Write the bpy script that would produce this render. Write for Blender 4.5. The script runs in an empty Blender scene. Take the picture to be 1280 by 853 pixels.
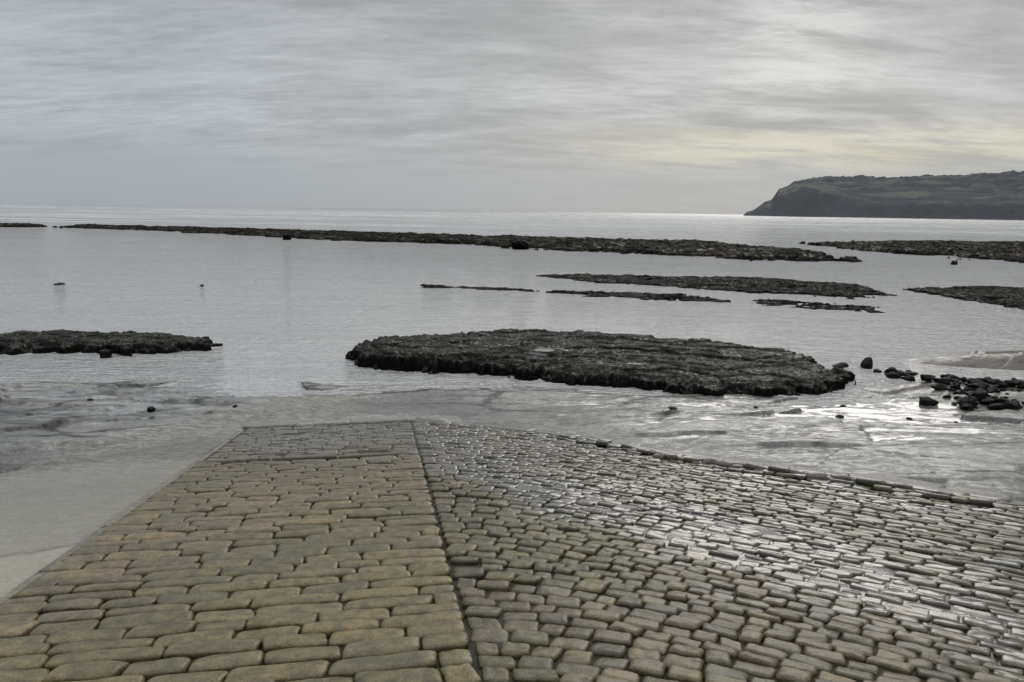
import bpy, math, random
import numpy as np
from mathutils import Vector, Matrix
random.seed(7); rng=np.random.default_rng(7)
sc=bpy.context.scene; col=sc.collection
sc.view_settings.view_transform='Standard'; sc.view_settings.look='None'; sc.view_settings.exposure=0

# ---------------------------------------------------------------- noise
def _h(xi,yi,s):
    n=(xi*374761393+yi*668265263+s*144269504)&0xffffffff
    n=((n^(n>>13))*1274126177)&0xffffffff
    return ((n^(n>>16))&0xffffffff)/4294967295.0
def vn(x,y,s=0):
    x=np.asarray(x,float);y=np.asarray(y,float)
    xi=np.floor(x).astype(np.int64);yi=np.floor(y).astype(np.int64)
    fx=x-xi;fy=y-yi;fx=fx*fx*(3-2*fx);fy=fy*fy*(3-2*fy)
    a=_h(xi,yi,s);b=_h(xi+1,yi,s);c=_h(xi,yi+1,s);d=_h(xi+1,yi+1,s)
    return (a*(1-fx)+b*fx)*(1-fy)+(c*(1-fx)+d*fx)*fy
def fbm(x,y,s=0,o=4,g=.5):
    r=0;a=1;t=0
    for i in range(o):
        r=r+a*(vn(x*2**i+i*17.3,y*2**i+i*9.1,s+i)-.5);t+=a;a*=g
    return r/t*2      # about -1..1
def ss(a,b,x):
    t=np.clip((x-a)/(b-a),0,1);return t*t*(3-2*t)
def sdist(px,py,poly):
    """signed distance, positive inside"""
    P=np.array(poly,float);n=len(P);d=np.full(px.shape,1e9);ins=np.zeros(px.shape,bool)
    for i in range(n):
        a=P[i];b=P[(i+1)%n];e=b-a
        wx=px-a[0];wy=py-a[1];t=np.clip((wx*e[0]+wy*e[1])/(e@e),0,1)
        d=np.minimum(d,np.hypot(wx-t*e[0],wy-t*e[1]))
        c=((a[1]>py)!=(b[1]>py))
        if abs(e[1])>1e-9: ins^=c&(px<e[0]*(py-a[1])/e[1]+a[0])
    return np.where(ins,d,-d)

# ---------------------------------------------------------------- mesh helper
def mesh_np(name,V,F,mat,fl=None,cols=None,smooth=True):
    V=np.ascontiguousarray(V,dtype=np.float32);F=np.ascontiguousarray(F,dtype=np.int32)
    used=np.unique(F);
    if len(used)<len(V):
        mp=np.full(len(V),-1,np.int32);mp[used]=np.arange(len(used));F=mp[F];V=V[used]
        if fl: fl={k:np.asarray(v)[used] for k,v in fl.items()}
        if cols: cols={k:np.asarray(v)[used] for k,v in cols.items()}
    me=bpy.data.meshes.new(name);me.vertices.add(len(V));me.vertices.foreach_set('co',V.ravel())
    me.loops.add(F.size);me.loops.foreach_set('vertex_index',F.ravel())
    me.polygons.add(len(F));me.polygons.foreach_set('loop_start',np.arange(len(F),dtype=np.int32)*F.shape[1])
    me.update(calc_edges=True)
    me.polygons.foreach_set('use_smooth',np.full(len(F),smooth,dtype=bool))
    for k,v in (fl or {}).items():
        a=me.attributes.new(k,'FLOAT','POINT');a.data.foreach_set('value',np.asarray(v,dtype=np.float32).ravel())
    for k,v in (cols or {}).items():
        a=me.attributes.new(k,'FLOAT_COLOR','POINT');v=np.asarray(v,np.float32)
        v=np.hstack([v,np.ones((len(v),1),np.float32)]);a.data.foreach_set('color',v.ravel())
    me.materials.append(mat);me.update()
    ob=bpy.data.objects.new(name,me);col.objects.link(ob);return ob
def gridF(nx,ny):
    i=np.arange(nx*ny).reshape(ny,nx)
    return np.stack([i[:-1,:-1],i[:-1,1:],i[1:,1:],i[1:,:-1]],-1).reshape(-1,4)
def tag(ob,label=None,cat=None,kind=None,group=None):
    if label:ob["label"]=label
    if cat:ob["category"]=cat
    if kind:ob["kind"]=kind
    if group:ob["group"]=group

# ---------------------------------------------------------------- node helper
class NT:
    def __init__(s,nt): s.nt=nt;nt.nodes.clear()
    def n(s,t,**k):
        nd=s.nt.nodes.new(t)
        for a,b in k.items(): setattr(nd,a,b)
        return nd
    def l(s,a,b): s.nt.links.new(a,b)
    def setin(s,sock,v):
        if hasattr(v,'is_output') : s.l(v,sock)
        elif v is not None: sock.default_value=v
    def m(s,op,a,b=None,c=None,clamp=False):
        nd=s.n('ShaderNodeMath',operation=op,use_clamp=clamp)
        for i,v in enumerate((a,b,c)):
            if v is not None: s.setin(nd.inputs[i],v)
        return nd.outputs[0]
    def mix(s,f,a,b,bt='MIX'):
        nd=s.n('ShaderNodeMix',data_type='RGBA',blend_type=bt)
        s.setin(nd.inputs[0],f)
        for i,v in ((6,a),(7,b)):
            if isinstance(v,tuple) and len(v)==3:v=v+(1,)
            s.setin(nd.inputs[i],v)
        return nd.outputs[2]
    def mr(s,v,a,b,c=0,d=1,smooth=True):
        nd=s.n('ShaderNodeMapRange');nd.interpolation_type='SMOOTHSTEP' if smooth else 'LINEAR'
        s.setin(nd.inputs[0],v)
        for i,q in enumerate((a,b,c,d)): s.setin(nd.inputs[i+1],q)
        return nd.outputs[0]
    def noise(s,vec,scale,detail=4,rough=.5,dist=0):
        nd=s.n('ShaderNodeTexNoise');s.l(vec,nd.inputs['Vector'])
        nd.inputs['Scale'].default_value=scale;nd.inputs['Detail'].default_value=detail
        nd.inputs['Roughness'].default_value=rough;nd.inputs['Distortion'].default_value=dist
        return nd.outputs[0]
    def mapping(s,vec,sc=(1,1,1),rot=(0,0,0),loc=(0,0,0)):
        nd=s.n('ShaderNodeMapping');s.l(vec,nd.inputs[0])
        nd.inputs['Scale'].default_value=sc;nd.inputs['Rotation'].default_value=rot;nd.inputs['Location'].default_value=loc
        return nd.outputs[0]
    def bump(s,h,strength,dist,normal=None):
        nd=s.n('ShaderNodeBump');s.setin(nd.inputs['Strength'],strength);nd.inputs['Distance'].default_value=dist
        s.l(h,nd.inputs['Height'])
        if normal is not None:s.l(normal,nd.inputs['Normal'])
        return nd.outputs[0]
def newmat(name):
    m=bpy.data.materials.new(name);m.use_nodes=True;return m,NT(m.node_tree)
def finish(N,color,rough,normal=None,spec=.5,coat=0,ior=1.45,coatr=.1,coatior=1.5):
    b=N.n('ShaderNodeBsdfPrincipled');o=N.n('ShaderNodeOutputMaterial')
    N.setin(b.inputs['Base Color'],color if not isinstance(color,tuple) else color+(1,))
    N.setin(b.inputs['Roughness'],rough);b.inputs['IOR'].default_value=ior
    N.setin(b.inputs['Specular IOR Level'],spec);N.setin(b.inputs['Coat Weight'],coat);N.setin(b.inputs['Coat Roughness'],coatr)
    b.inputs['Coat IOR'].default_value=coatior
    if normal is not None:N.l(normal,b.inputs['Normal'])
    N.l(b.outputs[0],o.inputs[0]);return b

# ---------------------------------------------------------------- materials
def attr(N,name,out='Color'):
    a=N.n('ShaderNodeAttribute',attribute_name=name);return a.outputs[out]
def mat_stone():
    m,N=newmat('sett_stone');P=N.n('ShaderNodeTexCoord').outputs['Object']
    c=attr(N,'tint');w=attr(N,'wet','Fac');hh=attr(N,'rise','Fac')
    n1=N.noise(P,14,4,.6);n2=N.noise(P,100,2,.7);n3=N.noise(P,2.2,2,.5)
    c=N.mix(1,c,N.mix(N.mr(n1,.3,.7),(.66,.66,.64),(1.36,1.30,1.2)),'MULTIPLY')
    c=N.mix(N.mr(n2,.35,.75),c,N.mix(1,c,(.5,.5,.5),'MULTIPLY'))
    green=N.m('MULTIPLY',N.mr(n3,.45,.62),N.mr(hh,.98,.4))
    c=N.mix(N.m('MULTIPLY',green,.4),c,(.075,.07,.036))
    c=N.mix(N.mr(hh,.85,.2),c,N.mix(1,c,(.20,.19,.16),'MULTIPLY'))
    c=N.mix(w,c,N.mix(1,c,(.50,.46,.39),'MULTIPLY'))
    r=N.m('ADD',N.mr(w,0,1,.40,.26),N.m('MULTIPLY',N.m('SUBTRACT',n1,.5),.4))
    ws=N.mr(w,.3,1,1,.7)
    nm=N.bump(n2,N.m('MULTIPLY',ws,.4),.006);nm=N.bump(n1,N.m('MULTIPLY',ws,.6),.018,nm)
    finish(N,c,r,nm,spec=.48,coat=N.mr(w,.15,.8,.12,.9),coatr=N.mr(w,0,1,.28,.12),coatior=1.5)
    return m
def mat_infill():
    m,N=newmat('joint_silt');P=N.n('ShaderNodeTexCoord').outputs['Object']
    w=attr(N,'wet','Fac');n1=N.noise(P,9,3,.6);n2=N.noise(P,60,2,.6)
    c=N.mix(N.mr(n1,.35,.65),(.018,.015,.010),(.038,.036,.018))
    c=N.mix(w,c,(.028,.023,.016))
    nm=N.bump(n2,N.mr(w,.3,1,.5,.2),.008);nm=N.bump(n1,.4,.02,nm)
    finish(N,c,N.mr(w,.3,1.,.8,.35),nm,coat=N.mr(w,.55,1,0,.85),coatr=.14,coatior=1.45)
    return m
def mat_ground():
    m,N=newmat('shore_ground');P=N.n('ShaderNodeTexCoord').outputs['Object']
    c=attr(N,'tint');w=attr(N,'wet','Fac');pl=attr(N,'pool','Fac');jt=attr(N,'joint','Fac')
    n1=N.noise(N.mapping(P,(1,2.0,1)),6,6,.74);n2=N.noise(P,70,2,.7)
    n4=N.noise(N.mapping(P,(1,2,1)),22,4,.75)
    nw=N.n('ShaderNodeTexNoise');N.l(P,nw.inputs['Vector']);nw.inputs['Scale'].default_value=1.2;nw.inputs['Detail'].default_value=4
    ws=N.n('ShaderNodeVectorMath',operation='SCALE');N.l(nw.outputs['Color'],ws.inputs[0]);ws.inputs[3].default_value=.45
    wa=N.n('ShaderNodeVectorMath',operation='ADD');N.l(P,wa.inputs[0]);N.l(ws.outputs[0],wa.inputs[1])
    vo=N.n('ShaderNodeTexVoronoi',feature='DISTANCE_TO_EDGE',voronoi_dimensions='2D');vo.inputs['Scale'].default_value=1
    N.l(N.mapping(wa.outputs[0],(.42,1.15,1),(0,0,-.14)),vo.inputs['Vector'])
    crk=N.m('MULTIPLY',N.mr(vo.outputs[0],.06,.015),jt)
    c1=N.mix(1,c,N.mix(N.mr(n1,.38,.62),(.52,.52,.52),(1.38,1.37,1.34)),'MULTIPLY')
    c=N.mix(N.mr(w,0,.7,.15,1),c,c1)
    gr=N.mr(w,0,.8,.35,1)
    c=N.mix(gr,c,N.mix(1,c,N.mix(N.mr(n4,.38,.62),(.72,.72,.72),(1.26,1.26,1.26)),'MULTIPLY'))
    c=N.mix(gr,c,N.mix(1,c,N.mix(N.mr(n2,.3,.7),(.8,.8,.8),(1.2,1.2,1.2)),'MULTIPLY'))
    c=N.mix(N.m('MULTIPLY',crk,.9),c,(.018,.017,.014))
    inv=N.m('SUBTRACT',1,N.m('MULTIPLY',pl,.88))
    r=N.m('MULTIPLY',N.mr(w,0,1,.7,.38),N.m('SUBTRACT',1,N.m('MULTIPLY',pl,.6)))
    nm=N.bump(N.m('SUBTRACT',1,crk),N.m('MULTIPLY',inv,.8),.03)
    nm=N.bump(n4,N.m('MULTIPLY',inv,N.mr(w,0,1,.08,.8)),.03,nm)
    nm=N.bump(n1,N.m('MULTIPLY',inv,N.mr(w,0,1,.0,.75)),.07,nm)
    finish(N,c,r,nm,coat=N.m('MAXIMUM',N.m('MULTIPLY',N.mr(w,.5,.9,0,.7),N.mr(n1,.55,.42)),N.m('MULTIPLY',pl,.85)),coatr=N.mr(pl,0,1,.15,.13),spec=.5,coatior=1.42)
    return m
def mat_rock(name,ca,cb,cw,sc=1.,spec=.3,bd=.05,side=(.007,.006,.005),lowr=.16):
    m,N=newmat(name);P=N.n('ShaderNodeTexCoord').outputs['Object']
    w=attr(N,'wet','Fac')
    g=N.n('ShaderNodeNewGeometry');sn=N.n('ShaderNodeSeparateXYZ');N.l(g.outputs['Normal'],sn.inputs[0])
    n1=N.noise(P,2.2*sc,4,.65);n2=N.noise(P,42*sc,3,.75);n3=N.noise(P,13*sc,4,.75)
    c=N.mix(N.mr(n1,.40,.60),ca,cb);c=N.mix(N.m('MULTIPLY',N.mr(n3,.52,.57),N.mr(n1,.35,.6,.3,1)),c,cw)
    c=N.mix(N.mr(n2,.45,.53),N.mix(1,c,(.12,.12,.12),'MULTIPLY'),c)
    c=N.mix(N.mr(sn.outputs[2],.88,.62),c,side)  # steep faces darkened in the colour, standing in for their shade
    c=N.mix(w,c,(.11,.11,.105))
    inv=N.m('SUBTRACT',1,w)
    nm=N.bump(n2,N.m('MULTIPLY',inv,.9),bd/sc);nm=N.bump(n3,N.m('MULTIPLY',inv,.9),bd*1.6/sc,nm)
    glint=N.m('MULTIPLY',N.mr(n3,.52,.58),N.mr(n1,.42,.58))
    r=N.mr(glint,0,1,.65,lowr);r=N.m('MULTIPLY',r,N.m('SUBTRACT',1,N.m('MULTIPLY',w,.6)))
    sp=N.m('MULTIPLY',N.mr(glint,0,1,.25,1),N.m('MULTIPLY',N.mr(sn.outputs[2],.4,.85,.2,1),spec))
    sp=N.m('MAXIMUM',sp,N.m('MULTIPLY',w,.5))
    finish(N,c,r,nm,spec=sp,coat=N.m('MULTIPLY',w,.35),coatr=.2)
    return m
def mat_water():
    m,N=newmat('sea_water');P=N.n('ShaderNodeTexCoord').outputs['Object']
    sp=N.n('ShaderNodeSeparateXYZ');N.l(P,sp.inputs[0])
    dist=sp.outputs[1]
    a=N.noise(N.mapping(P,(.35,1.5,1),(0,0,.14)),1.0,3,.6,.6)
    b=N.noise(N.mapping(P,(1.4,5.2,1),(0,0,-.1)),1.8,3,.7,.3)
    s=N.noise(N.mapping(P,(.045,.26,1),(0,0,.05)),1.0,4,.65,.8)
    h=N.m('ADD',N.m('MULTIPLY',a,1.8),N.m('MULTIPLY',b,1.6))
    h=N.m('ADD',N.m('MULTIPLY',h,N.mr(dist,14,60,1.1,2.2)),N.m('MULTIPLY',s,N.mr(dist,25,150,.9,2.8)))
    nm=N.bump(h,1,.12)
    dif=N.n('ShaderNodeBsdfDiffuse');gl=N.n('ShaderNodeBsdfGlossy')
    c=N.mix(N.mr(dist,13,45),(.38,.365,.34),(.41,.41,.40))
    lines=N.m('MULTIPLY',N.mr(b,.42,.60),N.mr(dist,14,40,.15,.42))
    c=N.mix(lines,c,N.mix(1,c,(.40,.41,.42),'MULTIPLY'))
    c=N.mix(N.m('MULTIPLY',N.mr(a,.42,.62),.22),c,N.mix(1,c,(.5,.5,.5),'MULTIPLY'))
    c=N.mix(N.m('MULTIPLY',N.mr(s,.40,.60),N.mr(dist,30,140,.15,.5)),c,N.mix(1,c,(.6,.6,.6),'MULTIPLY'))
    f=N.noise(N.mapping(P,(.014,.11,1),(0,0,-.03)),1.0,5,.7,.3)
    f2=N.noise(N.mapping(P,(.004,.02,1),(0,0,.02),(3,7,0)),1.0,2,.5)
    foam=N.m('MULTIPLY',N.m('MULTIPLY',N.mr(f,.52,.555),N.mr(f2,.42,.52)),N.m('MULTIPLY',N.mr(dist,105,145),N.mr(dist,1500,500)))
    foam=N.m('MULTIPLY',foam,.95)
    c=N.mix(foam,c,(.85,.87,.87));N.l(c,dif.inputs[0])
    gl.inputs['Color'].default_value=(.98,.97,.955,1)
    N.l(N.mr(dist,20,300,.05,.09),gl.inputs['Roughness'])
    N.l(nm,dif.inputs['Normal']);N.l(nm,gl.inputs['Normal'])
    fr=N.n('ShaderNodeFresnel');fr.inputs[0].default_value=1.4;N.l(nm,fr.inputs['Normal'])
    fac=N.m('ADD',N.m('MULTIPLY',fr.outputs[0],.5),.34,clamp=True)
    fac=N.m('MULTIPLY',fac,N.m('SUBTRACT',1,foam))
    mx=N.n('ShaderNodeMixShader');N.l(fac,mx.inputs[0]);N.l(dif.outputs[0],mx.inputs[1]);N.l(gl.outputs[0],mx.inputs[2])
    o=N.n('ShaderNodeOutputMaterial');N.l(mx.outputs[0],o.inputs[0]);return m
def mat_hill():
    m,N=newmat('headland_cover');P=N.n('ShaderNodeTexCoord').outputs['Object']
    g=N.n('ShaderNodeNewGeometry');sn=N.n('ShaderNodeSeparateXYZ');N.l(g.outputs['Normal'],sn.inputs[0])
    n1=N.noise(P,.008,4,.6);n2=N.noise(P,.05,4,.7);n3=N.noise(N.mapping(P,(.3,1,2)),.02,3,.5)
    field=N.mix(N.mr(n1,.42,.58),(.07,.078,.057),(.16,.165,.105))
    wood=N.mix(N.mr(n2,.4,.6),(.022,.026,.026),(.036,.042,.038))
    c=N.mix(N.mr(n3,.46,.54),field,wood)
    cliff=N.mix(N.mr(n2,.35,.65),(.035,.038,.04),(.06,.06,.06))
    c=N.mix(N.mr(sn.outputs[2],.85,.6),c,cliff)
    c=N.mix(.6,c,(.135,.138,.152))  # distance haze mixed into the base colour
    finish(N,c,1.,N.bump(n2,.6,8),spec=0.0);return m
STONE=mat_stone();INF=mat_infill();GROUND=mat_ground()
ROCK=mat_rock('wrack_covered_rock',(.013,.0115,.008),(.040,.034,.023),(.105,.092,.062),1,.8,.025,lowr=.14)
LEDGE=mat_rock('seaweed_ledge',(.011,.009,.006),(.033,.026,.0155),(.095,.075,.042),.5,.5,.07,lowr=.2)
REEF=mat_rock('seaweed_reef',(.011,.009,.006),(.033,.026,.0155),(.090,.072,.040),.12,.3,.04,lowr=.35)
PEB=mat_rock('wet_pebble',(.018,.018,.018),(.038,.036,.033),(.026,.026,.026),.8,.9,.01,side=(.013,.013,.013))
WATER=mat_water();HILL=mat_hill()

# ---------------------------------------------------------------- slipway frame
CU,SU=.9855,.1697
def w2s(x,y): return x*CU+y*SU,-x*SU+y*CU
def s2w(u,v): return u*CU-v*SU,u*SU+v*CU
EDGE_U=[.4,2.53,3.83,5.18,6.19,9.5,14];EDGE_V=[11.75,10.34,8.41,7.30,5.97,1.8,-4]
def zslip(u,v):
    return 1.985-.1597*v-.06*np.maximum(0,u-.37)-.02*np.maximum(0,-2.12-u)
def endv(u):
    r=np.interp(u,EDGE_U,EDGE_V);l=10.9+1.25*(u+2.12)
    return np.where(u>.4,r,np.where(u<-2.12,l,11.75))
def wetmask(u,v):
    a=np.array([.7,8.2]);b=np.array([3.6,2.4]);e=b-a;t=np.clip(((u-a[0])*e[0]+(v-a[1])*e[1])/(e@e),-.2,1.3)
    px=u-a[0]-t*e[0];py=v-a[1]-t*e[1]
    side=(px*5.8+py*2.9)/6.5
    n=fbm(u*1.1,v*1.1,5,3)
    core=ss(1.0,.25,np.abs(side-.1)+n*.7)
    right=ss(-.3,.8,side)*.5+ss(9,10.8,v+.6*u)*.2
    w=np.maximum(core,right*(.8+.5*n))
    return np.clip(np.where(u>.4,w+.20,.18+.35*ss(6.5,10.5,v)),0,1)

# ---------------------------------------------------------------- ground
def axis(lo,hi,st,far0,far1):
    a=list(np.arange(lo,hi+1e-6,st));s=st;x=a[-1];up=[]
    while x<far1: s*=1.35;x+=s;up.append(x)
    s=st;x=lo;dn=[]
    while x>far0: s*=1.35;x-=s;dn.append(x)
    return np.array(dn[::-1]+a+up)
LX=[1.2,1.7,4.8,8,14,30];LY=[12.6,12.15,11.55,11.0,10.6,10]
def cellcrack(x,y,s,seed):
    gx_=x/s;gy_=y/s;xi=np.floor(gx_).astype(np.int64);yi=np.floor(gy_).astype(np.int64)
    d1=np.full(np.shape(x),9.);d2=np.full(np.shape(x),9.);val=np.zeros(np.shape(x))
    for i in (-1,0,1):
        for j in (-1,0,1):
            qx=xi+i+_h(xi+i,yi+j,seed);qy=yi+j+_h(xi+i,yi+j,seed+1)
            d=np.hypot(gx_-qx,gy_-qy);near=d<d1
            val=np.where(near,_h(xi+i,yi+j,seed+2),val)
            d2=np.where(near,d1,np.minimum(d2,d));d1=np.minimum(d1,d)
    return (d2-d1)*s,val
def plates(x,y):
    wx=x+.12*fbm(x*1.2,y*1.2,63,5,.6);wy=y+.14*fbm(x*1.4,y*1.2,64,5,.6)-.14*x
    return cellcrack(wx*.40,wy*1.3,1.0,65)
def beach(x,y):
    n=fbm(x*.45,y*.6,11,4);n2=fbm(x*1.8,y*2.6,21,4);n3=fbm(x*5,y*8,31,4,.6)
    shore=13.8+.6*n+np.where(x>6,ss(6,9,x)*1.0,0)-ss(-3,-7,x)*.3
    z=.13-.05*(y-11.6)+.03*n+.012*n2+.014*n3
    z=z-.25*ss(shore,shore+5,y)
    z=z+.66*np.exp(-(((x-13.0)/4.0)**2+((y-18.1)/1.1)**2)**1.5)+.2*np.exp(-(((x-10.9)/3.0)**2+((y-14.8)/1.4)**2)**2)
    for k,(off,amp) in enumerate(((0,.09),(.55,.06),(-.6,.045))):
        ly=np.interp(x,LX,LY)+off+.10*fbm(x*1.5,x*0+k*7,41+k,5,.6)+off*.5
        z=z+amp*ss(.03,-.03,y-ly)*ss(1.0+k*1.2,1.8+k*1.2,x)
    ck,val=plates(x,y)
    z=z+(np.floor(val*4)/4-.4)*.085
    ck2,v2=cellcrack((x+.1*n2)*.55,(y-.2*x+.1*n3)*1.1,1.,165)
    z=z+(v2-.35)*.14*ss(-5.0,-6.8,x)*ss(14.5,13.4,y)
    z=z-.7*ss(18,40,y)-5*ss(40,400,y)
    return z
gx=axis(-15,17,.055,-15000,15000);gy=axis(2.4,19.5,.045,-400,20000)
X,Y=np.meshgrid(gx,gy);U,Vv=w2s(X,Y)
zs=zslip(np.clip(U,-30,30),np.clip(Vv,-4,60));dout=(Vv-endv(np.clip(U,-13,13.9)))*.75
zb=beach(X,Y);k=ss(-.02,1.5,dout)
pav=(U>-2.17)&(dout<0.02)
Z=np.where(dout<0,zs+.003*fbm(X*3,Y*3,3,3),zs*(1-k)+zb*k)
Z=np.where(dout>=0,np.maximum(Z,zb-.02),Z)
Z=np.where(pav,zs-.09,Z)
ramp=(U<=-2.17)
jl=5.35+.45*(U+2.2)+.03*fbm(U*2,U*0,7,3)
crack=np.abs(Vv-jl)
Z=np.where(ramp&(dout<0),Z-.008*ss(.04,.0,crack)-.015*ss(.02,-.04,Vv-jl),Z)
def lerp(a,b,t): return a*(1-t[...,None])+b*t[...,None]
A=np.array
n=fbm(X*.5,Y*.8,71,4);n2=fbm(X*2,Y*3,81,4);n5=fbm(X*1.2,Y*5,83,5,.65)
ck,val=plates(X,Y)
pool=ss(.30,.38,fbm(X*.9+3,Y*2.6,131,5,.7)+.6*(.5-val)+.16+.08*ss(2,5,X))*ss(.6,1.4,dout)*ss(9,10,Y)
C=lerp(A([.28,.27,.245]),A([.18,.173,.158]),ss(-.3,.4,n))
C=C*(.62+.68*val)[...,None]
C=lerp(C,A([.065,.062,.054]),ss(.12,.42,n5)*.55)
for k_,off in enumerate((0,.55,-.6)):
    ly=np.interp(X,LX,LY)+off+.10*fbm(X*1.5,X*0+k_*7,41+k_,5,.6)+off*.5
    C=C*(1-.9*ss(.07,.0,np.abs(Y-ly-.02))*ss(1.0+k_*1.2,1.8+k_*1.2,X))[...,None]
leftrock=ss(-5.0,-7.0,X+.8*n5)*ss(10.2,11.2,Y+.6*n)*ss(14,13.2,Y)
C=lerp(C,A([.05,.047,.04]),leftrock*ss(-.3,.2,n5+.4*n)*.75)
sandl=ss(-2.0,-3.2,X)*ss(-.1,.3,dout)*ss(2.2,1.2,dout+.3*n)*(1-leftrock)
C=lerp(C,A([.24,.222,.19]),sandl*.8)
sandm=np.clip(np.exp(-(((X-13.0)/4.4)**2+((Y-17.9)/1.4)**2)**2)+np.exp(-(((X-10.8)/3)**2+((Y-15)/1.7)**2)**2),0,1)
C=lerp(C,A([.11,.088,.062]),sandm*.92);C=C*(1-.35*sandm*ss(0,.4,n2))[...,None];pool=pool*(1-sandm)*(1-sandl)
green=ss(.25,.5,fbm(X*1.2+5,Y*1.2,91,4))*ss(3,5,X)*ss(15,13,Y)
C=lerp(C,A([.09,.10,.045]),green*.4)
inr=ss(.7,-.35,dout+.25*n2)
rc=lerp(A([.235,.218,.185]),A([.275,.255,.21]),ss(6.5,4.2,Vv+.5*n))
rc=lerp(rc,A([.315,.288,.232]),ss(.02,-.03,Vv-jl))
rc=rc*(1-.4*ss(.03,.0,crack))[...,None]
rc=lerp(rc,rc*.78,ss(-.2,.5,n+.5*n2)*ss(5,7,Vv)*.8)
C=lerp(C,rc,np.where(U<-2,inr,0))
sl=np.hypot(*np.gradient(Z,gy,gx));C=C*(1-.75*ss(.35,.9,sl)*ss(.2,.6,dout))[...,None]
C=lerp(C,A([.22,.212,.19]),np.where(U>1.5,ss(.8,.3,dout)*.6,0))
W=np.where(U<-2,1-inr*ss(10.8,7.2,Vv)*.92,1.)
W=np.clip(W-.25*sandl,0.0,1)*(.8+.2*ss(-.3,.3,n))
jt=ss(.7,1.3,dout)*(1-sandm)*ss(-.5,-.1,n)*(1-sandl)
Vt=np.stack([X,Y,Z],-1).reshape(-1,3)
g=mesh_np('ground',Vt,gridF(len(gx),len(gy)),GROUND,{'wet':W.ravel(),'pool':pool.ravel(),'joint':jt.ravel()},{'tint':C.reshape(-1,3)})
tag(g,kind='structure')

# ---------------------------------------------------------------- sea
sx=axis(-40,40,1.0,-20000,20000);sy=axis(11.2,60,.6,11.1,24000);sy=sy[sy>11.15]
X,Y=np.meshgrid(sx,sy)
s_=mesh_np('water',np.stack([X,Y,X*0],-1).reshape(-1,3),gridF(len(sx),len(sy)),WATER);tag(s_,kind='structure')

# ---------------------------------------------------------------- setts
class Setts:
    def __init__(s): s.V=[];s.F=[];s.T=[];s.W=[];s.R=[];s.o=0
    def add(s,u,v,ang,a,b,h,tint,wet,res,zoff=0,sag=.02,p=8.,skew=0.,dome=.10):
        nx,ny=res
        q=np.linspace(-1,1,nx);t=np.linspace(-1,1,ny)
        q=np.sign(q)*(1-(1-np.abs(q))**1.9);t=np.sign(t)*(1-(1-np.abs(t))**1.9)
        Q,T=np.meshgrid(q,t)
        sd=rng.uniform(0,500)
        cq=(Q**6)*(T**6)
        px=Q*(1-sag*T**2-.06*b/a*2*cq)*a;py=T*(1-sag*Q**2-.08*cq)*b
        px=px+b*.08*fbm(T*1.3+sd,Q*.8+sd,1,2)*np.abs(Q)+b*.10*T*rng.uniform(-1,1)+skew*T*b
        py=py+b*.10*fbm(Q*1.3+sd,T*.8+sd,2,2)*np.abs(T)+b*.06*Q*rng.uniform(-1,1)
        pe=p*min(2.5,max(1,a/b))
        prof=(np.clip(1-np.abs(Q)**pe,0,1)**.38)*(np.clip(1-np.abs(T)**(p*.85),0,1)**.38)
        tx,ty=rng.uniform(-.14,.14),rng.uniform(-.18,.18)
        z=h*prof*(1+.16*fbm(Q*1.6+sd,T*1.6,3,3)+tx*Q+ty*T-dome*T*T-dome*.6*Q**4)-.02*(1-np.clip(prof*4,0,1))
        c,si=math.cos(ang),math.sin(ang)
        uu=u+px*c-py*si;vv=v+px*si+py*c
        x,y=s2w(uu,vv);zz=zslip(uu,vv)+z+zoff
        s.V.append(np.stack([x,y,zz],-1).reshape(-1,3));s.F.append(gridF(nx,ny)+s.o);s.o+=nx*ny
        s.T.append(np.tile(tint,(nx*ny,1)));s.W.append(np.full(nx*ny,wet));s.R.append(np.clip(prof,0,1).ravel())
    def build(s,name):
        return mesh_np(name,np.vstack(s.V),np.vstack(s.F),STONE,{'wet':np.concatenate(s.W),'rise':np.concatenate(s.R)},{'tint':np.vstack(s.T)})
def res_for(u,v):
    d=math.hypot(u,v)
    return (19,13) if d<5 else ((15,11) if d<8 else (11,9))
S=Setts()
pal=[A([.215,.165,.092]),A([.20,.157,.088]),A([.185,.147,.083]),A([.225,.171,.095]),A([.195,.154,.089]),A([.17,.139,.08])]
v=1.2;row=0
while v<11.35:
    fine=v>8.15
    pitch=(.122 if fine else .143)*rng.uniform(.88,1.14)
    u=-2.085;first=True
    bow=rng.uniform(-.02,.02);ph=rng.uniform(0,6)
    while u<.364:
        L=rng.uniform(.2,.38) if fine else rng.uniform(.24,.50)
        if first:L*=rng.uniform(.5,1);first=False
        if .364-(u+L)<.12:L=.364-u
        uc=u+L/2;vc=v+pitch/2+.009*math.sin(uc*1.7+ph)+bow*(uc+.9)*.5+rng.uniform(-.003,.003)
        g1=float(fbm(A(uc*.6),A(vc*.6),55,3))
        t=pal[rng.integers(len(pal))]*rng.uniform(.85,1.12)
        t=t*(1-.2*ss(6,10,vc))
        if g1>.1:t=t*A([.93,.97,.86])
        t=t*(1-.4*ss(8,10.5,vc))+A([.125,.118,.10])*.4*ss(8,10.5,vc)
        S.add(uc,vc,bow*.5+.015*math.cos(uc*1.7+ph)+rng.normal(0,.005),L/2-.0015,pitch/2-.0005,(.044 if not fine else .036)*rng.uniform(.85,1.15),
              t,float(wetmask(A(uc),A(vc)))*rng.uniform(.5,1.9),res_for(uc,vc),zoff=rng.normal(0,.004)-.002-(.02 if fine else 0),skew=rng.normal(0,.08),dome=.15)
        u+=L
    v+=pitch
    if v>8.15 and row==0:
        v+=.12;row=1;VJ=v-.06
tag(S.build('slipway_paving'),kind='structure')

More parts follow.
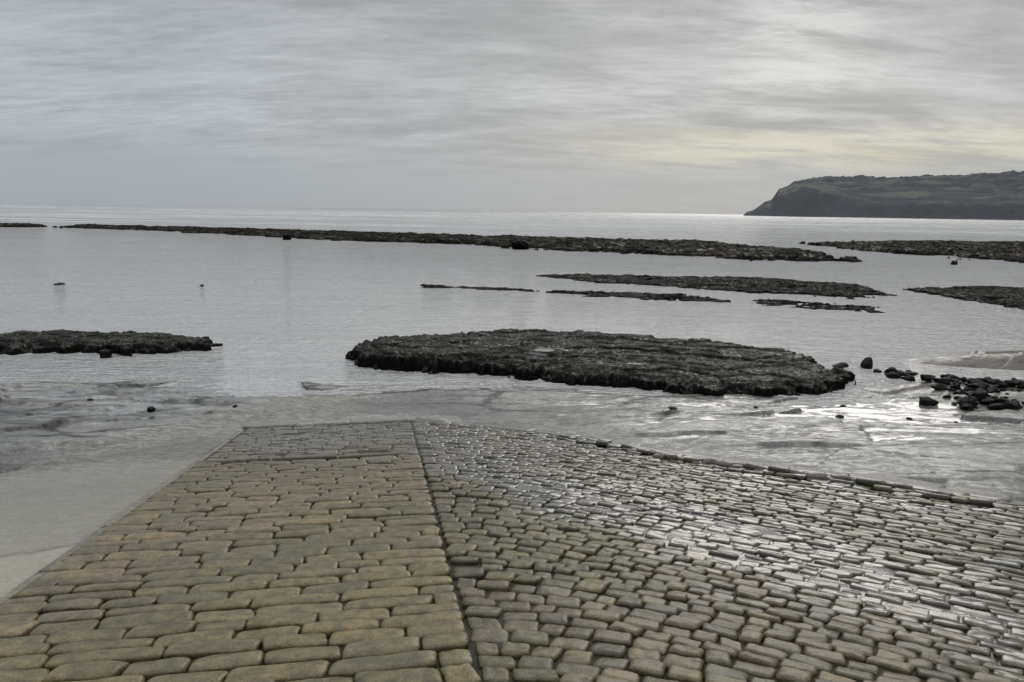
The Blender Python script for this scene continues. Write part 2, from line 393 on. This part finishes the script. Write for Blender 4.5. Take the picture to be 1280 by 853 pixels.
S=Setts()
palr=[A([.150,.115,.062]),A([.128,.102,.057]),A([.172,.133,.072]),A([.116,.095,.055]),A([.136,.110,.063]),A([.100,.083,.048])]
def f(x): return .98*(math.sqrt(x*x+1.6**2)-1.6)+.16*x
def fp(x): return .98*x/math.sqrt(x*x+1.6**2)+.16
s0=1.0
while s0<17:
    ds=.138*rng.uniform(.88,1.14)
    x=rng.uniform(0,.008);ph=rng.uniform(0,6)
    while x<8.5:
        sl=fp(x);th=-math.atan(sl);c=math.cos(th)
        big=ss(1.5,4.5,x)
        L=rng.uniform(.11,.205)*(1+.35*big)
        xm=x+L*c/2;u=.376+xm;vv=s0-f(xm)+ds/2+.014*math.sin(xm*2.1+ph)
        e=float(endv(A(u)));near=e-vv
        broke=(near<.8 and u>2.4)
        if near>.12+.05*rng.random() and vv>.6 and math.atan2(u,vv)<1.3 and not (broke and rng.random()<.15):
            wm=float(wetmask(A(u),A(vv)))
            n_=float(fbm(A(u*.9),A(vv*.9),77,3))
            t=palr[rng.integers(len(palr))]*rng.uniform(.78,1.18)
            if n_>.15:t=t*A([.90,.97,.84])
            h=.040*rng.uniform(.72,1.18)*(1-.06*wm)
            jz=abs(rng.normal(0,.024)) if broke else rng.normal(0,.005)
            if broke:t=t*rng.uniform(.5,1.1)
            S.add(u,vv,th+rng.normal(0,.10 if broke else .012),L/2-.002,ds*c/2-.0005,h,t,wm*rng.uniform(.6,1.2),res_for(u,vv),zoff=jz-.003,skew=rng.normal(0,.08),dome=.03,p=9.)
        x+=L*c
    s0+=ds
for i in range(16):
    tt=i/15.;u=3.3+tt*1.9;vv=8.35-tt*1.5+rng.normal(0,.05)
    S.add(u,vv,-.66+rng.normal(0,.16),.08+rng.uniform(0,.06),.07,.09*rng.uniform(.7,1.2),A([.10,.08,.056])*rng.uniform(.6,1.3),.5,(11,9))
tag(S.build('slipway_paving'),kind='structure')

# edging and toe kerbs
S=Setts()
def run(p0,p1,wd,lo,hi,h,tint,wet,zoff=0,p=10.,jit=0.,skip=0.):
    p0=A(p0,);p1=A(p1);e=p1-p0;D=math.hypot(*e);ang=math.atan2(e[1],e[0]);t=0;nn_=A([-e[1],e[0]])/D
    while t<D-.02:
        L=min(rng.uniform(lo,hi),D-t);c=p0+e*((t+L/2)/D)+nn_*rng.normal(0,jit)
        if rng.random()>=skip:
            S.add(c[0],c[1],ang+rng.normal(0,.003+jit*.8),L/2-.002,wd/2*(1+rng.normal(0,jit*4)),h*rng.uniform(.9,1.1),A(tint)*rng.uniform(.8,1.15),wet,(15,9),zoff=zoff+rng.normal(0,jit*.25),sag=.01,p=p,dome=.03)
        t+=L
run((-2.118,.6),(-2.118,11.0),.06,.5,1.1,.022,[.21,.19,.15],.1)
run((-2.2,11.50),(.45,11.62),.34,.7,1.2,.05,[.32,.305,.27],.3,p=16)
run((-2.10,VJ-.01),(.35,VJ+.03),.10,.5,.9,.055,[.21,.187,.145],.2)
for i in range(5):
    a_=A([EDGE_U[i],EDGE_V[i]]);b_=A([EDGE_U[i+1],EDGE_V[i+1]]);e_=(b_-a_)/math.hypot(*(b_-a_));nr=A([-e_[1],e_[0]])*-1
    nr=nr if nr[0]>0 else -nr
    run(a_-nr*.0,b_-nr*.0,.26,.35,1.1,.045,[.17,.158,.13],.6,p=20,jit=.05,skip=.2)
    run(a_+nr*.36,b_+nr*.36,.44,.5,1.7,.05,[.22,.21,.185],.7,zoff=-.05,p=24,jit=.07,skip=.3)
tag(S.build('kerb'),kind='structure')

# silt between the setts
uu=np.arange(-2.16,11,.045);vv=np.arange(.4,11.75,.045);U,Vv=np.meshgrid(uu,vv)
WM=wetmask(U,Vv);zz=zslip(U,Vv)+.003*fbm(U*6,Vv*6,8,3)+.005+.005*(U>.38)+.013*ss(.8,1.2,WM+.5*fbm(U*2.2,Vv*2.2,9,4))*(U>.4)
X,Y=s2w(U,Vv);keep=(Vv<endv(U)-.0)
F=gridF(len(uu),len(vv));F=F[keep.ravel()[F].all(1)]
tag(mesh_np('slipway_bed',np.stack([X,Y,zz],-1).reshape(-1,3),F,INF,{'wet':WM.ravel()}),kind='structure')

# ---------------------------------------------------------------- rock ledges
def ledge(name,poly,H,step,mat,label,edge=.12,rough=.12,frag=.25,fs=1.,tilt=(0,0),pools=(),seed=0,group=None,lump=.05,hf=14,gap=0.,cell=0.,first=.5,abs_=.45):
    P=A(poly);lo=P.min(0)-.6;hi=P.max(0)+.6
    x=np.arange(lo[0],hi[0],step[0]);y=np.arange(lo[1],hi[1],step[1]);X,Y=np.meshgrid(x,y)
    d0=sdist(X,Y,poly)
    d=d0+frag*fbm(X*fs,Y*fs*1.4,seed,5,.6)+frag*.6*fbm(X*fs*4,Y*fs*5,seed+3,4,.7)
    if gap: d=np.minimum(d,frag*2.2*(fbm(X*fs*1.6,Y*fs*4,seed+31,5,.75)+gap))
    cx,cy=P.mean(0)
    top=H+tilt[0]*(X-cx)+tilt[1]*(Y-cy)+rough*fbm(X*fs*.9,Y*fs*1.6,seed+7,5,.55)
    st=.05*fs**-.3;qz=np.floor(top/st)*st;fr=(top-qz)/st
    top=.3*top+.7*(qz+st*ss(.85,1,fr))
    if cell:
        wx=X+.2*fbm(X*2,Y*2,seed+41,5,.6);wy=Y+.15*fbm(X*2,Y*2,seed+43,5,.6)
        ck,val=cellcrack(wx/cell*.6,wy/cell*1.2,1.,seed+45)
        top=top+(np.floor(val*5)/5-.4)*.07-.045*ss(.08,.0,ck)
    d2=d+.4*frag*fbm(X*fs*2,Y*fs*3,seed+5,4)
    r2=(1-first)
    rise=first*ss(-.02,edge*.6,d)+r2*(.4*ss(edge,edge*1.5,d2)+.35*ss(edge*3,edge*4.2,d2+.1*frag)+.25*ss(edge*6,edge*9,d2))
    rg=1-np.abs(fbm(X*3.3*fs**.5,Y*4.2*fs**.5,seed+17,4,.6))*2.2
    lm=lump*(.5*fbm(X*5*fs**.5,Y*6*fs**.5,seed+11,5,.65)+abs_*np.abs(fbm(X*hf*fs**.5,Y*hf*fs**.5,seed+13,3,.7))+.35*(rg-.4))
    Z=-.12+(top+.12)*rise+lm*ss(-.05,edge*1.5,d)
    pw=np.zeros_like(Z)
    for (qx,qy,rx,ry,dz) in pools:
        # water lies only where the hollow is below its level, so the outline follows the rock
        r=np.hypot((X-qx)/rx,(Y-qy)/ry)
        lev=np.median(Z[r<1.0])+dz;Zd=Z-.10*ss(1.3,.2,r)
        wetp=(Zd<lev)&(r<1.6);Z=np.where(r<1.6,Zd,Z);Z=np.where(wetp,lev,Z);pw=np.maximum(pw,wetp*1.)
    am=.04*min(1,edge*6)
    gy_,gx_=np.gradient(d,step[1],step[0]);gm=np.hypot(gx_,gy_)+1e-6
    over=np.clip(Z,0,H)*.5*ss(edge*3,0,d)*(1 if edge<.12 else 0)
    Xs=X+am*fbm(X*3+Z*9,Y*3,seed+23,3)-gx_/gm*over;Ys=Y+am*fbm(X*3,Y*3+Z*9,seed+29,3)-gy_/gm*over
    F=gridF(len(x),len(y));Zr=Z.ravel();F=F[(Zr[F]>-.11).any(1)]
    ob=mesh_np(name,np.stack([Xs,Ys,Z],-1).reshape(-1,3),F,mat,{'wet':pw.ravel()})
    tag(ob,label,'rock',group=group);return ob
ledge('rock_ledge',[(-3.65,16.3),(-2.8,15.9),(-1.4,15.75),(0,15.35),(1,15.05),(2.2,14.65),(3.4,14.15),(5.2,14.05),(6.6,14.55),(7.1,15.3),(7.1,17.2),(6.2,18.5),(4.5,19.4),(2,19.7),(0,19.7),(-2.3,18.9),(-3.5,17.8),(-3.75,17.0)],
      .31,(.028,.028),ROCK,'broad flat dark rock slab covered in wet seaweed',edge=.04,rough=.06,frag=.55,tilt=(-.013,.016),
      pools=[(.75,17.0,.34,.34,-.05),(2.7,15.9,.34,.30,-.05),(-1.2,17.4,.3,.3,-.07)],seed=100,fs=1.,lump=.05,cell=.7,first=.5,abs_=.35)
ledge('rock_ledge',[(-18,17.0),(-12.2,17.2),(-10,17.0),(-8.5,17.1),(-7.6,17.9),(-7.6,18.7),(-9,19.1),(-10.5,19.2),(-13,18.7),(-18,18.6)],
      .24,(.03,.03),ROCK,'low dark rock slab with ragged seaweed edge in shallow water',edge=.04,frag=.55,rough=.07,seed=140,lump=.05,cell=.7,first=.5,abs_=.35)
gl='seaweed covered ledges standing in the shallow sea'
lg=[([(-4.2,33.2),(-1.5,32.9),(1.2,32.3),(1.2,32.9),(-1.5,33.9),(-4.2,34.3)],.09,(.08,.05),.4,'thin sliver of dark weed covered rock barely above water',.3),
 ([(.5,40.8),(6,41.4),(11.6,41.4),(15.5,39.8),(18.2,36.8),(17.2,33.4),(14.6,31.9),(10,33.8),(6,35.7),(2.6,38.4)],.10,(.08,.055),1.0,'long low rock ledge matted with brown seaweed',.33),
 ([(1.8,32.5),(5,32.9),(7.6,31.2),(8.6,29.9),(6.8,29.3),(3.8,30.5)],.10,(.08,.05),.9,'narrow weedy rock ledge in shallow water',.18),
 ([(9.2,30.6),(11,31.0),(14.4,28.7),(13.8,27.0),(11.4,27.5),(9.8,28.8)],.09,(.07,.045),.9,'broken patchy weedy ledge awash in water',.14),
 ([(19.3,35.8),(22.6,37.6),(30,37.0),(36,32),(34,25),(26,25),(20.0,27.8),(19.2,31.6)],.12,(.10,.065),.8,'dark seaweed ledge with ragged rounded end',.40),
 ([(-68,118),(-45,113),(-25,108),(-4,97),(10,95),(22,90),(26,73),(27,57),(23,56),(14,61),(5,67),(-2,73),(-15,79),(-27,88),(-45,100),(-64,108)],.26,(.24,.2),4.2,'very long low reef of dark weedy rock',.24),
 ([(36,90),(45,99),(73,108),(100,104),(80,70),(55,56),(42,58),(39,68),(36,80)],.26,(.24,.2),4.2,'wide low reef of dark rock and seaweed',.22),
 ([(-95,106),(-76,105),(-70,108),(-70,112),(-80,116),(-95,116)],.35,(.3,.25),1.0,'small dark reef showing above flat sea',.6)]
for i,(p,h,st,fr,lab,gp) in enumerate(lg):
    big=h>.2
    ledge('rock_ledge',p,h,st,REEF if big else LEDGE,lab,edge=.2 if not big else .5,rough=h*.9,frag=fr,fs=.5 if not big else .22,seed=200+i*37,group=gl,lump=.13 if not big else .38,gap=gp,first=.75)

# ---------------------------------------------------------------- boulders
def boulder_mesh(name,seed,mat,flat=.6,sub=3,amp=.25,facet=0):
    import bmesh
    from mathutils import noise
    bm=bmesh.new();bmesh.ops.create_icosphere(bm,subdivisions=sub,radius=1)
    rr=random.Random(seed);pl=[]
    for _ in range(facet):
        nrm=Vector((rr.gauss(0,1),rr.gauss(0,1),rr.gauss(0,1))).normalized();pl.append((nrm,rr.uniform(.55,.8)))
    for v_ in bm.verts:
        p=v_.co.copy();nn=noise.fractal(p*1.1+Vector((seed*3.1,seed,0)),1,2,3)
        q=p*(1+amp*nn)
        for nrm,dd in pl:
            e=q.dot(nrm)-dd
            if e>0:q-=nrm*e*.9
        q.z*=flat
        v_.co=q*(1+.05*noise.noise(p*5+Vector((seed,0,0))))
    for f_ in bm.faces:f_.smooth=True
    me=bpy.data.meshes.new(name);bm.to_mesh(me);bm.free();me.materials.append(mat)
    return me
BM=[boulder_mesh('boulder_form',i,PEB,.65+.12*(i%3),facet=9) for i in range(8)]
BW=boulder_mesh('weedy_boulder_form',9,LEDGE,.6,4,.4)
def put(name,me,x,y,z,sx,sy,sz,rot,label,cat,group=None):
    o=bpy.data.objects.new(name,me);col.objects.link(o);o.location=(x,y,z);o.scale=(sx,sy,sz);o.rotation_euler=rot
    tag(o,label,cat,group=group);return o
put('boulder',BW,.6,68.4,.3,.8,.6,.95,(0,0,.3),'rounded weed covered boulder standing on a reef','boulder')
put('boulder',BW,-24.5,80.5,.2,.45,.4,.75,(0,0,1),'small dark boulder standing in the sea','boulder')
put('boulder',BW,-10.3,79,.15,.4,.3,.4,(0,0,2),'small dark boulder standing in the sea','boulder')
put('boulder',BM[1],33.4,56.3,.05,.4,.35,.4,(0,0,1),'dark boulder at the edge of a weedy reef','boulder')
put('boulder',BM[2],-19.8,32.2,.0,.28,.2,.1,(0,0,1),'flat dark stone just breaking the water surface','boulder')
put('boulder',BM[3],-13.7,32.5,.0,.14,.12,.15,(0,0,2),'small dark stone alone in calm water','boulder')
put('boulder',BM[0],8.35,17.0,.07,.17,.15,.30,(.1,.1,.4),'upright dark wet boulder in shallow water','boulder')
put('boulder',BM[4],7.75,17.1,.0,.22,.2,.14,(0,0,.2),'low dark wet boulder in shallow water','boulder')
put('boulder',BM[5],-5.9,11.75,.20,.09,.07,.06,(0,0,.2),'single dark stone lying on wet rock','boulder')
poly=[(8.3,16.5),(9.1,16.5),(9.8,15.4),(11,15.1),(13,15.8),(13.5,13.0),(9,12.8),(8.1,13.2),(8.7,14.7)]
cnt=0
while cnt<285:
    x=rng.uniform(7.8,11.8);y=rng.uniform(12.6,16.7)
    dd=float(sdist(A([x]),A([y]),poly)[0])
    if dd<-.05:
        if rng.random()>.03 or dd<-.5: continue
    elif rng.random()>(.5+dd*1.6): continue
    cnt+=1
    s=float(np.clip(rng.lognormal(-2.5,.45),.035,.19))
    z=max(0,float(beach(A(x),A(y))))+s*.2+(.05 if rng.random()<.35 and dd>.1 else 0)
    put('beach_stone',BM[cnt%8],x,y,z,s,s*rng.uniform(.6,.95),s*rng.uniform(.45,.85),(rng.uniform(-.3,.3),rng.uniform(-.3,.3),rng.uniform(0,6.3)),
        'dark angular wet stone in a heap on sand','stone','dark wet stones heaped on the shore')
for (x,y,s) in [(-4.7,12.2,.05),(2.8,12.4,.06),(4.4,12.9,.05),(5.6,12.2,.06),(6.2,13.4,.05),(6.9,12.4,.05),(-7.4,12.6,.06),(7.4,11.9,.04)]:
    z=max(0,float(beach(A(x),A(y))))+s*.2
    put('beach_stone',BM[int(x*10)%8],x,y,z,s*1.3,s,s*.6,(0,0,x),'small flat dark stone lying on wet rock','stone','loose stones scattered on the flat rock')

# ---------------------------------------------------------------- headland
hx=[545,556,575,600,615,630,650,664,712,809,885,982,1078,1155,1232,1600,2200,3200];hh=[-6,8,14,34,38,64,72,84,92,98,94,102,105,112,115,125,130,140]
x=np.arange(535,3200,4.);y=np.concatenate([np.arange(1780,2150,5.),np.arange(2150,2500,20.)]);X,Y=np.meshgrid(x,y)
sk=np.interp(X*1800/Y,hx,hh)
t=Y-1800-16*fbm(X*.012,X*0,301,4)-10*fbm(X*.03,Y*.03,303,3)
cl=ss(0,24,t)*.42+.12*ss(28,90,t)+.46*ss(60,330,t)
steep=ss(900,700,X);cl=cl*(1-steep)+steep*(ss(0,40,t)*.8+.2*ss(40,250,t))
gul=1-.12*np.abs(fbm(X*.02,Y*.006,305,4))
Z=-5+(sk*Y/1800*.97+5)*cl*(1-(1-gul)*ss(700,800,X))+4*fbm(X*.06,Y*.06,307,4)*ss(.1,.4,cl)*ss(550,600,X*1800/Y)
Z=Z+13*np.maximum(0,fbm(X*.03,Y*.05,309,5,.65)+.02)*ss(.7,.95,cl)*ss(640,740,X*1800/Y)
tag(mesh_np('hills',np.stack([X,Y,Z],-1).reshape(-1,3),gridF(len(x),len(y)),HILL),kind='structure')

# ---------------------------------------------------------------- sky and sun
SAZ,SEL=math.radians(20),math.radians(17);GEL=math.radians(13)
w=bpy.data.worlds.new('World');sc.world=w;w.use_nodes=True;N=NT(w.node_tree)
tc=N.n('ShaderNodeTexCoord');D=tc.outputs['Generated']
sp=N.n('ShaderNodeSeparateXYZ');N.l(D,sp.inputs[0]);dx,dy,dz=sp.outputs
z=N.m('MAXIMUM',dz,0.0)
inv=N.m('DIVIDE',1,N.m('ADD',z,.17))
cb=N.n('ShaderNodeCombineXYZ');N.l(N.m('MULTIPLY',dx,inv),cb.inputs[0]);N.l(N.m('MULTIPLY',dy,inv),cb.inputs[1])
Pc=cb.outputs[0]
n1=N.noise(N.mapping(Pc,(.6,1.3,1),(0,0,.55),(1.3,.4,0)),1.0,4,.5,.3)
n2=N.noise(N.mapping(Pc,(1.3,3.4,1),(0,0,-.25),(3,1,0)),1.0,7,.66,.35)
n3=N.noise(N.mapping(Pc,(7,24,1),(0,0,.65),(3,1,0)),1.0,3,.6,.3)
rp=N.n('ShaderNodeValToRGB');N.l(N.m('MULTIPLY',z,2.6,clamp=True),rp.inputs[0]);cr=rp.color_ramp
st=[(0,(.42,.43,.435)),(.07,(.435,.448,.452)),(.2,(.48,.485,.485)),(.42,(.51,.515,.515)),(.66,(.43,.437,.44)),(1,(.40,.41,.42))]
cr.elements[0].position=0;cr.elements[0].color=st[0][1]+(1,);cr.elements[1].position=1;cr.elements[1].color=st[-1][1]+(1,)
for p_,c_ in st[1:-1]: cr.elements.new(p_).color=c_+(1,)
c=rp.outputs[0]
c=N.mix(N.m('MULTIPLY',N.mr(dx,.15,-.55),.65),c,N.mix(1,c,(.77,.87,.98),'MULTIPLY'))
cl=N.mr(N.m('ADD',N.m('MULTIPLY',n1,.5),N.m('MULTIPLY',n2,.5)),.40,.60,.83,1.11)
cl=N.m('MULTIPLY',cl,N.m('ADD',1,N.m('MULTIPLY',N.m('SUBTRACT',N.mr(n3,.3,.7),.5),N.mr(n1,.4,.6,.03,.15))))
amt=N.mr(z,.02,.11)
cl=N.m('ADD',N.m('MULTIPLY',cl,amt),N.m('SUBTRACT',1,amt))
sc_=N.n('ShaderNodeVectorMath',operation='SCALE');N.l(c,sc_.inputs[0]);N.l(cl,sc_.inputs[3]);c=sc_.outputs[0]
wb=N.m('MULTIPLY',N.m('MULTIPLY',N.mr(z,.04,.075),N.mr(z,.125,.085)),N.m('MULTIPLY',N.mr(dx,-.1,.3),N.mr(n2,.36,.56)))
c=N.mix(wb,c,N.mix(1,c,(.12,.09,-.02),'ADD'))
dv=N.n('ShaderNodeVectorMath',operation='DOT_PRODUCT');N.l(D,dv.inputs[0])
dv.inputs[1].default_value=(math.sin(SAZ)*math.cos(GEL),math.cos(SAZ)*math.cos(GEL),math.sin(GEL))
dt=N.m('MAXIMUM',dv.outputs['Value'],0)
gw=N.m('ADD',N.m('MULTIPLY',N.m('POWER',dt,260),.14),N.m('MULTIPLY',N.m('POWER',dt,16),.03))
gw=N.m('MULTIPLY',gw,N.mr(n2,.38,.60,.2,1.3))
gs=N.n('ShaderNodeVectorMath',operation='SCALE');gs.inputs[0].default_value=(1,.99,.965);N.l(gw,gs.inputs[3])
ad=N.n('ShaderNodeVectorMath',operation='ADD');N.l(c,ad.inputs[0]);N.l(gs.outputs[0],ad.inputs[1]);c=ad.outputs[0]
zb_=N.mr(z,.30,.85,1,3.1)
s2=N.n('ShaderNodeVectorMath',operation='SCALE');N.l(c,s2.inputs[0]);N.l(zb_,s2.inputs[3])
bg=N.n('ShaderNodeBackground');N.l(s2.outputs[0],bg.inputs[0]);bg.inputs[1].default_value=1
sky=N.n('ShaderNodeTexSky');sky.sky_type='NISHITA';sky.sun_disc=False;sky.sun_elevation=SEL;sky.sun_rotation=SAZ
bs=N.n('ShaderNodeBackground');N.l(sky.outputs[0],bs.inputs[0]);bs.inputs[1].default_value=.05
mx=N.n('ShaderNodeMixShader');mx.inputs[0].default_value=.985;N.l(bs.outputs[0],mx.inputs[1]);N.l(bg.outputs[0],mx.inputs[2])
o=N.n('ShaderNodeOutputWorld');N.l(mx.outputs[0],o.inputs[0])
ld=bpy.data.lights.new('sun','SUN');ld.energy=.52;ld.angle=math.radians(32);ld.color=(1,.96,.90)
lo=bpy.data.objects.new('sun',ld);col.objects.link(lo)
sd=Vector((math.sin(SAZ)*math.cos(.40),math.cos(SAZ)*math.cos(.40),math.sin(.40)))
lo.rotation_euler=sd.to_track_quat('Z','Y').to_euler();lo.location=(0,0,30)

# ---------------------------------------------------------------- camera
cam=bpy.data.objects.new('camera',bpy.data.cameras.new('camera'));col.objects.link(cam);sc.camera=cam
cam.data.lens=26;cam.data.sensor_width=36;cam.data.clip_start=.05;cam.data.clip_end=60000
cam.matrix_world=Matrix.Translation((0,0,3.5))@Matrix.Rotation(math.radians(80),4,'X')@Matrix.Rotation(math.radians(.92),4,'Z')
